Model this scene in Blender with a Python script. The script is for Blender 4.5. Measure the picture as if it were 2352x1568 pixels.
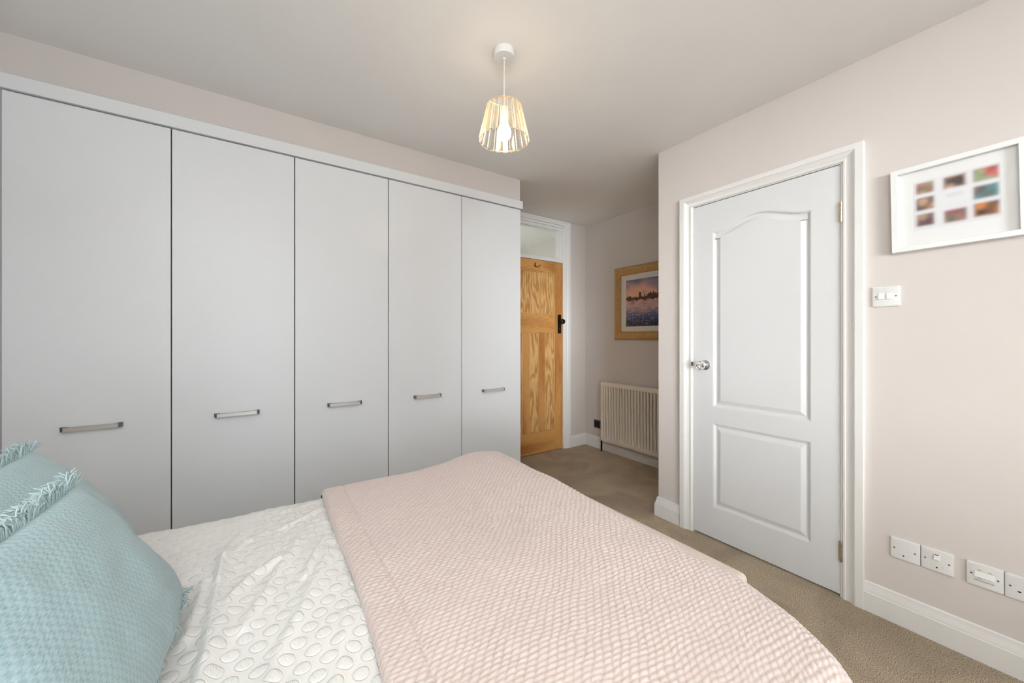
import bpy, math, random
import numpy as np
from mathutils import Vector, Matrix
random.seed(7); rng = np.random.RandomState(7)
PI = math.pi
for o in list(bpy.data.objects): bpy.data.objects.remove(o)
S = bpy.context.scene
C = S.collection

# ------------------------------------------------------------------ camera
TH = 0.5923; CH = 1.1971
cd = bpy.data.cameras.new('camera'); cam = bpy.data.objects.new('camera', cd); C.objects.link(cam)
cam.location = (0, 0, CH); cam.rotation_euler = (PI/2, 0, -TH)
cd.sensor_width = 36; cd.lens = 857.31/2352*36; cd.shift_y = -10.4/2352; cd.clip_start = .02
S.camera = cam
# ------------------------------------------------------------------ world, daylight, exposure
W = bpy.data.worlds.new('sky'); S.world = W; W.use_nodes = True
wn = W.node_tree.nodes; wn['Background'].inputs[0].default_value = (.74, .86, 1, 1); wn['Background'].inputs[1].default_value = 1.0
def area(name, loc, rot, sx, sy, power, col):
    l = bpy.data.lights.new(name, 'AREA'); l.shape = 'RECTANGLE'; l.size = sx; l.size_y = sy; l.energy = power; l.color = col
    o = bpy.data.objects.new(name, l); C.objects.link(o); o.location = loc; o.rotation_euler = rot; return o
WX0, WX1, WZ0, WZ1 = -.52, 1.45, .45, 2.32     # window opening in the wall behind the camera
YF = -2.10                                    # that wall
area('window_daylight', (.0, YF+.36, (WZ0+WZ1)/2), (PI/2, 0, .68), 1.0, WZ1-WZ0-.05, 29, (.86, .94, 1))
area('ceiling_fill', (-.42, -.85, 1.75), (PI, 0, 0), .5, .5, 66, (.90, .96, 1))     # fill light added behind the camera, aimed at the ceiling for even brightness
area('hall_fill', (1.25, 3.7, 1.5), (0, -PI/2, 0), .8, .5, 16, (.92, .98, 1))  # lamp added out of view to brighten the hall behind the transom glass
sun = bpy.data.lights.new('alcove_fill', 'SUN'); sun.energy = 3.2; sun.angle = math.radians(20); sun.color = (.92, .97, 1)   # soft sun lamp added to push light through the window into the alcove
so = bpy.data.objects.new('alcove_fill', sun); C.objects.link(so); so.rotation_euler = Vector((.447, .894, -.012)).to_track_quat('-Z', 'Y').to_euler()
S.view_settings.view_transform = 'Standard'; S.view_settings.look = 'None'
S.view_settings.exposure = 0.03; S.view_settings.gamma = 1; S.view_settings.use_curve_mapping = False

# ------------------------------------------------------------------ materials
def lin(c):
    return tuple(((x/255)/12.92 if x/255 <= .04045 else ((x/255+.055)/1.055)**2.4) for x in c)
class NT:
    def __init__(s, name):
        s.m = bpy.data.materials.new(name); s.m.use_nodes = True; s.t = s.m.node_tree; s.b = s.t.nodes['Principled BSDF']
        s.out = s.t.nodes['Material Output']
    def n(s, typ, **k):
        nd = s.t.nodes.new(typ)
        for a, v in k.items():
            if a.startswith('i_'):
                key = a[2:]; key = int(key) if key.isdigit() else key.replace('_', ' ')
                if isinstance(v, bpy.types.NodeSocket): s.t.links.new(v, nd.inputs[key])
                else: nd.inputs[key].default_value = v
            else: setattr(nd, a, v)
        return nd
    def l(s, a, b): s.t.links.new(a, b)
    def math(s, op, a, b=None, c=None):
        nd = s.t.nodes.new('ShaderNodeMath'); nd.operation = op
        for i, v in enumerate((a, b, c)):
            if v is None: continue
            if isinstance(v, bpy.types.NodeSocket): s.l(v, nd.inputs[i])
            else: nd.inputs[i].default_value = v
        return nd.outputs[0]
    def bump(s, h, strength=.3, dist=.001, prev=None):
        nd = s.n('ShaderNodeBump'); nd.inputs['Strength'].default_value = strength; nd.inputs['Distance'].default_value = dist
        s.l(h, nd.inputs['Height'])
        if prev: s.l(prev, nd.inputs['Normal'])
        s.l(nd.outputs[0], s.b.inputs['Normal']); return nd.outputs[0]
    def set(s, **k):
        for a, v in k.items(): s.b.inputs[a.replace('_', ' ')].default_value = v
def paint(name, c, rough=.5, noise=.0, bscale=60, bdist=.0006, bstr=.2, spec=.5, var=.03):
    M = NT(name); c = lin(c); M.set(Base_Color=(*c, 1), Roughness=rough); M.b.inputs['Specular IOR Level'].default_value = spec
    tc = M.n('ShaderNodeTexCoord'); nz = M.n('ShaderNodeTexNoise'); nz.inputs['Scale'].default_value = bscale; nz.inputs['Detail'].default_value = 3
    M.l(tc.outputs['Object'], nz.inputs['Vector'])
    n2 = M.n('ShaderNodeTexNoise'); n2.inputs['Scale'].default_value = 3; M.l(tc.outputs['Object'], n2.inputs['Vector'])
    mx = M.n('ShaderNodeMix', data_type='RGBA'); mx.inputs[6].default_value = (*[x*(1-var) for x in c], 1); mx.inputs[7].default_value = (*[min(1, x*(1+var)) for x in c], 1)
    M.l(n2.outputs[0], mx.inputs[0]); M.l(mx.outputs[2], M.b.inputs['Base Color'])
    if bstr: M.bump(nz.outputs[0], bstr, bdist)
    return M.m
def simple(name, c, rough=.4, metal=0, **k):
    M = NT(name); M.set(Base_Color=(*lin(c), 1), Roughness=rough, Metallic=metal)
    for a, v in k.items(): M.b.inputs[a.replace('_', ' ')].default_value = v
    tc = M.n('ShaderNodeTexCoord'); nz = M.n('ShaderNodeTexNoise'); nz.inputs['Scale'].default_value = 90
    M.l(tc.outputs['Object'], nz.inputs['Vector']); M.bump(nz.outputs[0], .05, .0003)
    return M.m
wall_m = paint('wall_paint', (211, 203, 197), .75, bscale=140, bstr=.12)
ceil_m = paint('ceiling_paint', (240, 238, 235), .85, bscale=90, bstr=.12)
ward_m = paint('wardrobe_satin_white', (228, 229, 230), .34, bscale=40, bstr=.03, var=.008)
ward_dark = simple('wardrobe_gap_shade', (52, 46, 40), .8)  # shade of the door gaps painted in: carcass coloured dark behind them
trim_m = paint('gloss_white_trim', (229, 227, 223), .3, bscale=30, bstr=.04, var=.015)
rad_m = paint('radiator_enamel', (228, 220, 205), .35, bscale=30, bstr=.03, var=.01)
plastic = simple('white_plastic', (224, 223, 220), .28)
plastic2 = simple('white_plastic_rocker', (232, 231, 228), .3)
dark_hole = simple('dark_hole', (14, 12, 10), .8)
screw_m = simple('brass_screw', (110, 88, 66), .4, .6)
nickel = simple('brushed_nickel', (208, 203, 197), .36, .8)
nickel_end = simple('brushed_nickel_dark', (128, 125, 120), .45, .8)
chrome = simple('chrome', (225, 225, 228), .08, 1)
brass = simple('aged_brass', (205, 192, 172), .22, 1)
gold_wire = simple('gold_wire', (226, 190, 120), .25, 1)
black_iron = simple('black_iron', (18, 15, 14), .38, .3)
red_m = simple('red_mark', (170, 50, 50), .5)
ink_m = simple('grey_ink', (70, 66, 62), .6)
mat_card = paint('mount_card', (226, 222, 212), .8, bstr=.1)
white_frame_m = paint('white_frame', (232, 232, 230), .4, bstr=.05)
cream_m = paint('cream_upholstery', (222, 208, 194), .8, bscale=400, bstr=.3)
sheet_m = paint('white_linen', (232, 230, 226), .85, bscale=500, bstr=.3)
base_m = paint('bed_base_fabric', (190, 184, 176), .9, bscale=500, bstr=.4)

def door_white():
    M = NT('white_grained_door'); M.set(Base_Color=(*lin((218, 218, 218)), 1), Roughness=.36)
    tc = M.n('ShaderNodeTexCoord'); mp = M.n('ShaderNodeMapping'); mp.inputs['Scale'].default_value = (1, 1, .035)
    M.l(tc.outputs['Object'], mp.inputs[0])
    nz = M.n('ShaderNodeTexNoise'); nz.inputs['Scale'].default_value = 330; nz.inputs['Detail'].default_value = 3; nz.inputs['Distortion'].default_value = .8
    M.l(mp.outputs[0], nz.inputs['Vector']); M.bump(nz.outputs[0], .35, .0009); return M.m
doorw_m = door_white()

def pine(name, dark, light, sx=1, rot=False, figure=1.):
    M = NT(name); M.set(Roughness=.42)
    tc = M.n('ShaderNodeTexCoord'); mp = M.n('ShaderNodeMapping')
    mp.inputs['Scale'].default_value = (.16, 1, 1) if rot else (1, 1, .16)
    M.l(tc.outputs['Object'], mp.inputs[0])
    nz = M.n('ShaderNodeTexNoise'); nz.inputs['Scale'].default_value = 5*sx; nz.inputs['Detail'].default_value = 2; nz.inputs['Distortion'].default_value = .5
    M.l(mp.outputs[0], nz.inputs['Vector'])
    w = M.math('SINE', M.math('MULTIPLY', nz.outputs[0], 75*figure))
    n2 = M.n('ShaderNodeTexNoise'); n2.inputs['Scale'].default_value = 90; n2.inputs['Detail'].default_value = 4; M.l(mp.outputs[0], n2.inputs['Vector'])
    f = M.math('ADD', M.math('MULTIPLY_ADD', w, .28, .42), M.math('MULTIPLY', M.math('SUBTRACT', n2.outputs[0], .5), 1.0))
    r = M.n('ShaderNodeValToRGB'); M.l(f, r.inputs[0])
    e = r.color_ramp.elements; e[0].position = .15; e[0].color = (*lin(light), 1); e[1].position = .95; e[1].color = (*lin(dark), 1)
    M.l(r.outputs[0], M.b.inputs['Base Color']); M.bump(f, .15, .0006); return M.m
pine_frame = pine('honey_pine_rails', (170, 104, 44), (212, 156, 90), .6, figure=.25)
pine_rail = pine('honey_pine_cross_rails', (168, 102, 44), (214, 158, 92), .6, rot=True, figure=.3)
pine_panel = pine('honey_pine_panels', (176, 108, 44), (228, 184, 122), 1.5, figure=.8)
pine_bead = pine('honey_pine_beads', (176, 122, 64), (220, 180, 122), 1.0, figure=.3)

def carpet():
    M = NT('brown_carpet'); M.set(Roughness=1.0); M.b.inputs['Specular IOR Level'].default_value = .1
    M.b.inputs['Sheen Weight'].default_value = .25
    tc = M.n('ShaderNodeTexCoord')
    n1 = M.n('ShaderNodeTexNoise'); n1.inputs['Scale'].default_value = 260; n1.inputs['Detail'].default_value = 4; n1.inputs['Roughness'].default_value = .75; M.l(tc.outputs['Object'], n1.inputs['Vector'])
    n2 = M.n('ShaderNodeTexNoise'); n2.inputs['Scale'].default_value = 3.2; n2.inputs['Detail'].default_value = 4; n2.inputs['Distortion'].default_value = 1.2; M.l(tc.outputs['Object'], n2.inputs['Vector'])
    r = M.n('ShaderNodeValToRGB'); M.l(n1.outputs[0], r.inputs[0]); e = r.color_ramp.elements
    e[0].position = .36; e[0].color = (*lin((104, 78, 50)), 1); e[1].position = .59; e[1].color = (*lin((255, 232, 196)), 1)
    mx = M.n('ShaderNodeMix', data_type='RGBA', blend_type='MULTIPLY'); mx.inputs[0].default_value = .55
    M.l(r.outputs[0], mx.inputs[6])
    r2 = M.n('ShaderNodeValToRGB'); M.l(n2.outputs[0], r2.inputs[0]); e = r2.color_ramp.elements
    e[0].position = .35; e[0].color = (.55, .52, .5, 1); e[1].position = .62; e[1].color = (1, 1, 1, 1)
    M.l(r2.outputs[0], mx.inputs[7]); M.l(mx.outputs[2], M.b.inputs['Base Color'])
    M.bump(n1.outputs[0], 1.0, .008); return M.m
carpet_m = carpet()

def fuzzy(name, c1, c2, scale=700, sheen=.3, bstr=.35):
    M = NT(name); M.set(Roughness=.95); M.b.inputs['Sheen Weight'].default_value = sheen; M.b.inputs['Specular IOR Level'].default_value = .15
    at = M.n('ShaderNodeAttribute'); at.attribute_name = 'tone'
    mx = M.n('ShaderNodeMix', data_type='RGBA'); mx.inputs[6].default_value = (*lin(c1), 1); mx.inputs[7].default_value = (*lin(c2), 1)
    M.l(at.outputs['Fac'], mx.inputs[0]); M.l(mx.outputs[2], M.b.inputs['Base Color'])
    uv = M.n('ShaderNodeUVMap'); nz = M.n('ShaderNodeTexNoise'); nz.inputs['Scale'].default_value = scale; nz.inputs['Detail'].default_value = 3
    M.l(uv.outputs[0], nz.inputs['Vector']); M.bump(nz.outputs[0], bstr, .0008); return M
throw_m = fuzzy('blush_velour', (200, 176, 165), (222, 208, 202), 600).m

def duvet_mat():
    M = NT('white_quilted_duvet'); M.set(Base_Color=(*lin((236, 233, 228)), 1), Roughness=.8); M.b.inputs['Sheen Weight'].default_value = .15; M.b.inputs['Specular IOR Level'].default_value = .2
    uv = M.n('ShaderNodeUVMap')
    wz = M.n('ShaderNodeTexNoise'); wz.inputs['Scale'].default_value = 14; wz.inputs['Detail'].default_value = 1; M.l(uv.outputs[0], wz.inputs['Vector'])
    va = M.n('ShaderNodeVectorMath', operation='MULTIPLY_ADD'); M.l(wz.outputs['Color'], va.inputs[0]); va.inputs[1].default_value = (.006, .006, 0); M.l(uv.outputs[0], va.inputs[2])
    def cell(off):
        d = M.n('ShaderNodeVectorMath', operation='ADD'); M.l(va.outputs[0], d.inputs[0]); d.inputs[1].default_value = off
        w = M.n('ShaderNodeVectorMath', operation='WRAP'); M.l(d.outputs[0], w.inputs[0])
        w.inputs[1].default_value = (CX/2, CY/2, 1); w.inputs[2].default_value = (-CX/2, -CY/2, -1)
        le = M.n('ShaderNodeVectorMath', operation='LENGTH'); M.l(w.outputs[0], le.inputs[0]); return le.outputs['Value']
    d = M.math('MINIMUM', cell((0, 0, 0)), cell((CX/2, CY/2, 0)))
    rr = M.n('ShaderNodeMapRange', interpolation_type='SMOOTHSTEP'); M.l(M.math('ABSOLUTE', M.math('SUBTRACT', d, .0145)), rr.inputs[0]); rr.inputs[1].default_value = 0; rr.inputs[2].default_value = .0022; rr.inputs[3].default_value = 0; rr.inputs[4].default_value = 1
    inside = M.n('ShaderNodeMapRange', interpolation_type='SMOOTHSTEP'); M.l(d, inside.inputs[0]); inside.inputs[1].default_value = .0138; inside.inputs[2].default_value = .009; inside.inputs[3].default_value = 0; inside.inputs[4].default_value = 1
    sp = M.n('ShaderNodeSeparateXYZ'); M.l(uv.outputs[0], sp.inputs[0])
    rib = M.math('MULTIPLY', M.math('SINE', M.math('MULTIPLY', M.math('ADD', sp.outputs[0], M.math('MULTIPLY', sp.outputs[1], .2)), 2800)), .10)
    h = M.math('ADD', M.math('MULTIPLY', rr.outputs[0], .7), M.math('MULTIPLY', inside.outputs[0], M.math('ADD', .5, rib)))
    M.bump(h, .75, .0022); return M.m
CX, CY = .044, .068
duvet_m = duvet_mat()

def cushion_mat():
    M = NT('teal_waffle_weave'); M.set(Roughness=.95); M.b.inputs['Sheen Weight'].default_value = .35; M.b.inputs['Specular IOR Level'].default_value = .15
    uv = M.n('ShaderNodeUVMap'); sp = M.n('ShaderNodeSeparateXYZ')
    wz = M.n('ShaderNodeTexNoise'); wz.inputs['Scale'].default_value = 25; M.l(uv.outputs[0], wz.inputs['Vector'])
    va = M.n('ShaderNodeVectorMath', operation='MULTIPLY_ADD'); M.l(wz.outputs['Color'], va.inputs[0]); va.inputs[1].default_value = (.006, .006, 0); M.l(uv.outputs[0], va.inputs[2]); M.l(va.outputs[0], sp.inputs[0])
    a = M.math('SINE', M.math('MULTIPLY', sp.outputs[0], 2*PI/.0105)); b = M.math('SINE', M.math('MULTIPLY', sp.outputs[1], 2*PI/.0078))
    rowi = M.math('FLOOR', M.math('MULTIPLY', sp.outputs[1], 1/.0078))
    a2 = M.math('SINE', M.math('ADD', M.math('MULTIPLY', sp.outputs[0], 2*PI/.0105), M.math('MULTIPLY', rowi, PI)))
    h = M.math('ADD', M.math('MULTIPLY', M.math('MULTIPLY', a2, b), .5), .5)
    fz = M.n('ShaderNodeTexNoise'); mp = M.n('ShaderNodeMapping'); mp.inputs['Scale'].default_value = (1, 3.5, 1); M.l(uv.outputs[0], mp.inputs[0]); M.l(mp.outputs[0], fz.inputs['Vector']); fz.inputs['Scale'].default_value = 240; fz.inputs['Detail'].default_value = 4
    hh = M.math('ADD', M.math('MULTIPLY', h, .5), M.math('MULTIPLY', fz.outputs[0], 1.15))
    r = M.n('ShaderNodeValToRGB'); M.l(M.math('MULTIPLY', hh, .75), r.inputs[0]); e = r.color_ramp.elements
    e[0].position = .2; e[0].color = (*lin((112, 146, 153)), 1); e[1].position = .72; e[1].color = (*lin((166, 189, 191)), 1)
    M.l(r.outputs[0], M.b.inputs['Base Color']); M.bump(hh, .5, .0028); return M.m
cushion_m = cushion_mat()
fringe_m = simple('teal_yarn', (184, 204, 206), .9)

def glass_obscure():
    M = NT('obscure_glass'); M.set(Base_Color=(.86, .93, .9, 1), Roughness=.18); M.b.inputs['Transmission Weight'].default_value = 1; M.b.inputs['IOR'].default_value = 1.3
    tc = M.n('ShaderNodeTexCoord'); mp = M.n('ShaderNodeMapping'); mp.inputs['Scale'].default_value = (1, 1, .5); M.l(tc.outputs['Object'], mp.inputs[0])
    nz = M.n('ShaderNodeTexNoise'); nz.inputs['Scale'].default_value = 110; nz.inputs['Detail'].default_value = 2; M.l(mp.outputs[0], nz.inputs['Vector']); M.bump(nz.outputs[0], .8, .003); return M.m
obscure_m = glass_obscure()
def clear_glass(name, rough=0):
    M = NT(name); M.set(Base_Color=(1, 1, 1, 1), Roughness=rough); M.b.inputs['Transmission Weight'].default_value = 1; M.b.inputs['IOR'].default_value = 1.5; return M.m
glassball_m = clear_glass('cut_glass')
def pane_mat():
    M = NT('window_pane_glass'); tr = M.n('ShaderNodeBsdfTransparent'); gl = M.n('ShaderNodeBsdfGlossy'); gl.inputs['Roughness'].default_value = .02
    fr = M.n('ShaderNodeLayerWeight'); mx = M.n('ShaderNodeMixShader'); M.l(M.math('MULTIPLY_ADD', M.math('POWER', fr.outputs['Facing'], 4.), .4, .02), mx.inputs[0]); M.l(tr.outputs[0], mx.inputs[1]); M.l(gl.outputs[0], mx.inputs[2]); M.l(mx.outputs[0], M.out.inputs[0]); return M.m
pane_m = pane_mat()
def crystal_mat(name, lo, hi):
    M = NT(name); tr = M.n('ShaderNodeBsdfTransparent'); gl = M.n('ShaderNodeBsdfGlossy'); gl.inputs['Roughness'].default_value = .12; gl.inputs[0].default_value = (1, .95, .82, 1)
    tl = M.n('ShaderNodeBsdfTranslucent'); tl.inputs[0].default_value = (1, .88, .62, 1)
    lw = M.n('ShaderNodeLayerWeight'); lw.inputs[0].default_value = .55
    m1 = M.n('ShaderNodeMixShader'); m1.inputs[0].default_value = .30; M.l(gl.outputs[0], m1.inputs[1]); M.l(tl.outputs[0], m1.inputs[2])
    f = M.math('MULTIPLY_ADD', lw.outputs['Facing'], hi, lo)
    m2 = M.n('ShaderNodeMixShader'); M.l(f, m2.inputs[0]); M.l(tr.outputs[0], m2.inputs[1]); M.l(m1.outputs[0], m2.inputs[2]); M.l(m2.outputs[0], M.out.inputs[0]); return M.m
crystal_m = crystal_mat('crystal_strip_glass', .02, .13); crystal_edge_m = crystal_mat('crystal_edge_glass', .6, .3)
def emit(name, c, s):
    M = NT(name); e = M.n('ShaderNodeEmission'); e.inputs[0].default_value = (*c, 1); e.inputs[1].default_value = s; M.l(e.outputs[0], M.out.inputs[0]); return M.m
bulb_m = emit('lit_bulb', (1, .80, .56), 48)
def vcol_mat(name, rough):
    M = NT(name); M.set(Roughness=rough); a = M.n('ShaderNodeAttribute'); a.attribute_name = 'Col'; M.l(a.outputs['Color'], M.b.inputs['Base Color']); return M.m
print_m = vcol_mat('printed_paper', .7)
def gold_mat():
    M = NT('antique_gold_leaf'); M.set(Roughness=.42, Metallic=.35)
    tc = M.n('ShaderNodeTexCoord'); nz = M.n('ShaderNodeTexNoise'); nz.inputs['Scale'].default_value = 60; nz.inputs['Detail'].default_value = 5; M.l(tc.outputs['Object'], nz.inputs['Vector'])
    r = M.n('ShaderNodeValToRGB'); M.l(nz.outputs[0], r.inputs[0]); e = r.color_ramp.elements; e[0].position = .3; e[0].color = (*lin((176, 138, 86)), 1); e[1].position = .7; e[1].color = (*lin((202, 166, 112)), 1)
    M.l(r.outputs[0], M.b.inputs['Base Color']); M.bump(nz.outputs[0], .2, .0005); return M.m
gold_m = gold_mat()

# ------------------------------------------------------------------ mesh helpers
def mesh(name, V, F, m=None, parent=None, smooth=False, uv=None, bevel=0, seg=2, autos=False):
    me = bpy.data.meshes.new(name); me.from_pydata([tuple(v) for v in V], [], [tuple(f) for f in F]); me.update()
    if m is not None:
        for x in (m if isinstance(m, (list, tuple)) else [m]): me.materials.append(x)
    o = bpy.data.objects.new(name, me); C.objects.link(o)
    if parent: o.parent = parent
    if smooth: me.polygons.foreach_set('use_smooth', [True]*len(me.polygons))
    if bevel:
        b = o.modifiers.new('b', 'BEVEL'); b.width = bevel; b.segments = seg; b.limit_method = 'ANGLE'; b.angle_limit = .6
        if smooth is False: pass
    return o
def thing(name, label, cat, loc=(0, 0, 0), group=None, kind=None):
    o = bpy.data.objects.new(name, None); C.objects.link(o); o.location = loc; o.empty_display_size = .1
    return tag(o, label, cat, group, kind)
def tag(o, label=None, cat=None, group=None, kind=None):
    if label: o['label'] = label
    if cat: o['category'] = cat
    if group: o['group'] = group
    if kind: o['kind'] = kind
    return o
BF = [(0, 3, 2, 1), (4, 5, 6, 7), (0, 1, 5, 4), (1, 2, 6, 5), (2, 3, 7, 6), (3, 0, 4, 7)]
class MB:
    def __init__(s): s.V = []; s.F = []; s.M = []
    def add(s, V, F, mi=0):
        b = len(s.V); s.V += [tuple(v) for v in V]; s.F += [tuple(i+b for i in f) for f in F]; s.M += [mi]*len(F); return s
    def box(s, a, b, mi=0):
        (x0, x1), (y0, y1), (z0, z1) = [(min(a[i], b[i]), max(a[i], b[i])) for i in range(3)]
        return s.add([(x0, y0, z0), (x1, y0, z0), (x1, y1, z0), (x0, y1, z0), (x0, y0, z1), (x1, y0, z1), (x1, y1, z1), (x0, y1, z1)], BF, mi)
    def tube(s, pts, r, n=8, mi=0, cap=True):
        pts = [Vector(p) for p in pts]; rs = r if isinstance(r, (list, tuple)) else [r]*len(pts)
        V = []; up = None
        for i, p in enumerate(pts):
            t = (pts[min(i+1, len(pts)-1)]-pts[max(i-1, 0)]).normalized()
            if up is None:
                up = Vector((0, 0, 1)) if abs(t.z) < .9 else Vector((1, 0, 0))
            a = (up-t*up.dot(t)).normalized(); b = t.cross(a); up = a
            for k in range(n):
                an = 2*PI*k/n; V.append(p+(a*math.cos(an)+b*math.sin(an))*rs[i])
        F = [(i*n+k, i*n+(k+1) % n, (i+1)*n+(k+1) % n, (i+1)*n+k) for i in range(len(pts)-1) for k in range(n)]
        if cap: F += [tuple(range(n))[::-1], tuple((len(pts)-1)*n+k for k in range(n))]
        return s.add(V, F, mi)
    def lathe(s, prof, origin, axis='z', n=32, mi=0, close=False):
        o = Vector(origin); V = []
        for (r, h) in prof:
            for k in range(n):
                a = 2*PI*k/n; c, si = r*math.cos(a), r*math.sin(a)
                V.append(o+(Vector((c, si, h)) if axis == 'z' else Vector((-h, c, si)) if axis == '-x' else Vector((c, -h, si))))
        m_ = len(prof); F = [(i*n+k, i*n+(k+1) % n, (i+1)*n+(k+1) % n, (i+1)*n+k) for i in range(m_-1) for k in range(n)]
        F += [tuple(range(n))[::-1], tuple((m_-1)*n+k for k in range(n))]
        return s.add(V, F, mi)
    def build(s, name, m, parent=None, smooth=False, bevel=0, seg=2, loc=None):
        o = mesh(name, s.V, s.F, m, parent, smooth, bevel=bevel, seg=seg)
        if isinstance(m, (list, tuple)): o.data.polygons.foreach_set('material_index', s.M)
        return o
def box(name, a, b, m, parent=None, bevel=0, seg=2): return MB().box(a, b).build(name, m, parent, bevel=bevel, seg=seg)
def origin(o, p):
    p = Vector(p); o.data.transform(Matrix.Translation(-p)); o.location = p
def smooth_by_angle(o, ang=.6):
    me = o.data
    for p in me.polygons: p.use_smooth = True
    try: me.set_sharp_from_angle(angle=ang)
    except Exception: pass
def grid_mesh(name, P, uv, m, parent=None, tone=None, flip=False, col=None, smooth=True):
    ny, nx = P.shape[:2]; N = ny*nx
    me = bpy.data.meshes.new(name); me.vertices.add(N); me.vertices.foreach_set('co', P.reshape(-1).astype(np.float32))
    idx = np.arange(N).reshape(ny, nx); q = np.stack([idx[:-1, :-1], idx[:-1, 1:], idx[1:, 1:], idx[1:, :-1]], -1).reshape(-1, 4)
    if flip: q = q[:, ::-1]
    n = len(q); me.loops.add(n*4); me.loops.foreach_set('vertex_index', q.reshape(-1).astype(np.int32))
    me.polygons.add(n); me.polygons.foreach_set('loop_start', np.arange(0, n*4, 4, dtype=np.int32)); me.polygons.foreach_set('loop_total', np.full(n, 4, np.int32))
    me.update(calc_edges=True)
    if smooth: me.polygons.foreach_set('use_smooth', np.ones(n, bool))
    if uv is not None:
        l = me.uv_layers.new(name='UVMap'); l.data.foreach_set('uv', uv.reshape(-1, 2)[q.reshape(-1)].reshape(-1).astype(np.float32))
    if tone is not None:
        a = me.attributes.new('tone', 'FLOAT', 'POINT'); a.data.foreach_set('value', tone.reshape(-1).astype(np.float32))
    if col is not None:
        a = me.color_attributes.new('Col', 'FLOAT_COLOR', 'POINT'); cc = np.ones((N, 4), np.float32); cc[:, :3] = col.reshape(-1, 3); a.data.foreach_set('color', cc.reshape(-1))
    me.materials.append(m); me.validate()
    o = bpy.data.objects.new(name, me); C.objects.link(o)
    if parent: o.parent = parent
    return o
def vnoise(x, y, seed=0):
    r = np.random.RandomState(seed); G = r.rand(64, 64)
    xi = np.floor(x).astype(int); yi = np.floor(y).astype(int); fx = x-xi; fy = y-yi
    fx = fx*fx*(3-2*fx); fy = fy*fy*(3-2*fy); g = lambda a, b: G[a % 64, b % 64]
    return (g(xi, yi)*(1-fx)+g(xi+1, yi)*fx)*(1-fy)+(g(xi, yi+1)*(1-fx)+g(xi+1, yi+1)*fx)*fy
def copy_tree(o, parent=None):
    c = o.copy(); C.objects.link(c); c.parent = parent
    for ch in list(o.children): copy_tree(ch, c)
    return c

# ------------------------------------------------------------------ room shell
XL, XR, XA = -.905, 2.217, 3.026
YW, YC, YB = 2.3997, 1.5308, 3.0179
ZC = 2.43; T = .1
def struct(name, o, label, cat): tag(o, label, cat, kind='structure'); return o
fl = box('floor', (XL-T, YF-T, -.08), (XA+T, 4.4, 0), carpet_m); struct('floor', fl, 'brown speckled cut-pile carpet over the whole bedroom floor', 'floor')
ce = box('ceiling', (XL-T, YF-T, ZC), (XA+T, 4.4, ZC+.08), ceil_m); struct('ceiling', ce, 'smooth off-white painted ceiling above the pendant light', 'ceiling')
struct('', box('wall_left', (XL-T, YF-T, 0), (XL, YB+T, ZC), wall_m), 'plain wall behind the head of the bed at the left', 'wall')
# right wall with a door opening
DY0, DY1, DZ = .578, 1.2875, 1.995
w = MB().box((XR, YF-T, 0), (XR+T, DY0, ZC)).box((XR, DY1, 0), (XR+T, YC, ZC)).box((XR, DY0, DZ), (XR+T, DY1, ZC)).build('wall_right', wall_m)
struct('', w, 'pale blush painted wall around the white panelled door', 'wall')
struct('', box('wall_return', (XR+T, YC-T, 0), (XA+T, YC, ZC), wall_m), 'wall return turning into the doorway alcove', 'wall')
struct('', box('wall_alcove', (XA, YC, 0), (XA+T, YB+T, ZC), wall_m), 'alcove wall carrying the gold framed picture and the radiator', 'wall')
# back wall with the pine door opening (door and transom light)
BX0, BX1 = 1.918, 2.694
w = MB().box((XL, YB, 0), (BX0, YB+T, ZC)).box((BX1, YB, 0), (XA, YB+T, ZC)).box((BX0, YB, 2.37), (BX1, YB+T, ZC)).build('wall_back', wall_m)
struct('', w, 'far wall beside the stripped pine door', 'wall')
struct('', box('wall_bulkhead', (XL, YW+.004, 2.2612), (1.6932, YB, ZC), wall_m), 'boxed-in painted wall above the fitted wardrobe', 'wall')
# wall behind the camera, with the window that lights the room
w = MB().box((XL, YF-T, 0), (WX0, YF, ZC)).box((WX1, YF-T, 0), (XR, YF, ZC)).box((WX0, YF-T, 0), (WX1, YF, WZ0)).box((WX0, YF-T, WZ1), (WX1, YF, ZC)).build('wall_front', wall_m)
struct('', w, 'window wall behind the viewer', 'wall')
wd = thing('window_1', 'white framed casement window behind the viewer', 'window', ((WX0+WX1)/2, YF-T, WZ0), kind='structure')
def rel(o, p): o.location = Vector(o.location)-Vector(p.location); return o
def child(mb, name, m, par, **k):
    o = mb.build(name, m, None, **k); o.parent = par; o.location = -Vector(par.location); return o
fr = MB()
for a, b in (((WX0, WZ0), (WX0+.05, WZ1)), ((WX1-.05, WZ0), (WX1, WZ1)), ((WX0, WZ0), (WX1, WZ0+.05)), ((WX0, WZ1-.05), (WX1, WZ1)), ((.53, WZ0), (.57, WZ1))):
    fr.box((a[0], YF-.09, a[1]), (b[0], YF-.045, b[1]))
child(fr, 'window_frame', trim_m, wd)
for a, b in ((WX0+.05, .53), (.57, WX1-.05)):
    child(MB().box((a, YF-.07, WZ0+.05), (b, YF-.066, WZ1-.05)), 'pane', pane_m, wd)
child(MB().box((WX0-.04, YF-.04, WZ0-.03), (WX1+.04, YF+.06, WZ0)), 'window_sill', trim_m, wd)
# hall beyond the pine door (seen blurred through the obscure glass)
struct('', MB().box((1.0, 4.3, 0), (XA+T, 4.4, ZC)).box((1.0, YB+T, 0), (1.1, 4.3, ZC)).box((XA, YB+T, 0), (XA+T, 4.3, ZC)).build('wall_hall', wall_m), 'landing wall beyond the transom glass', 'wall')

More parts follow.
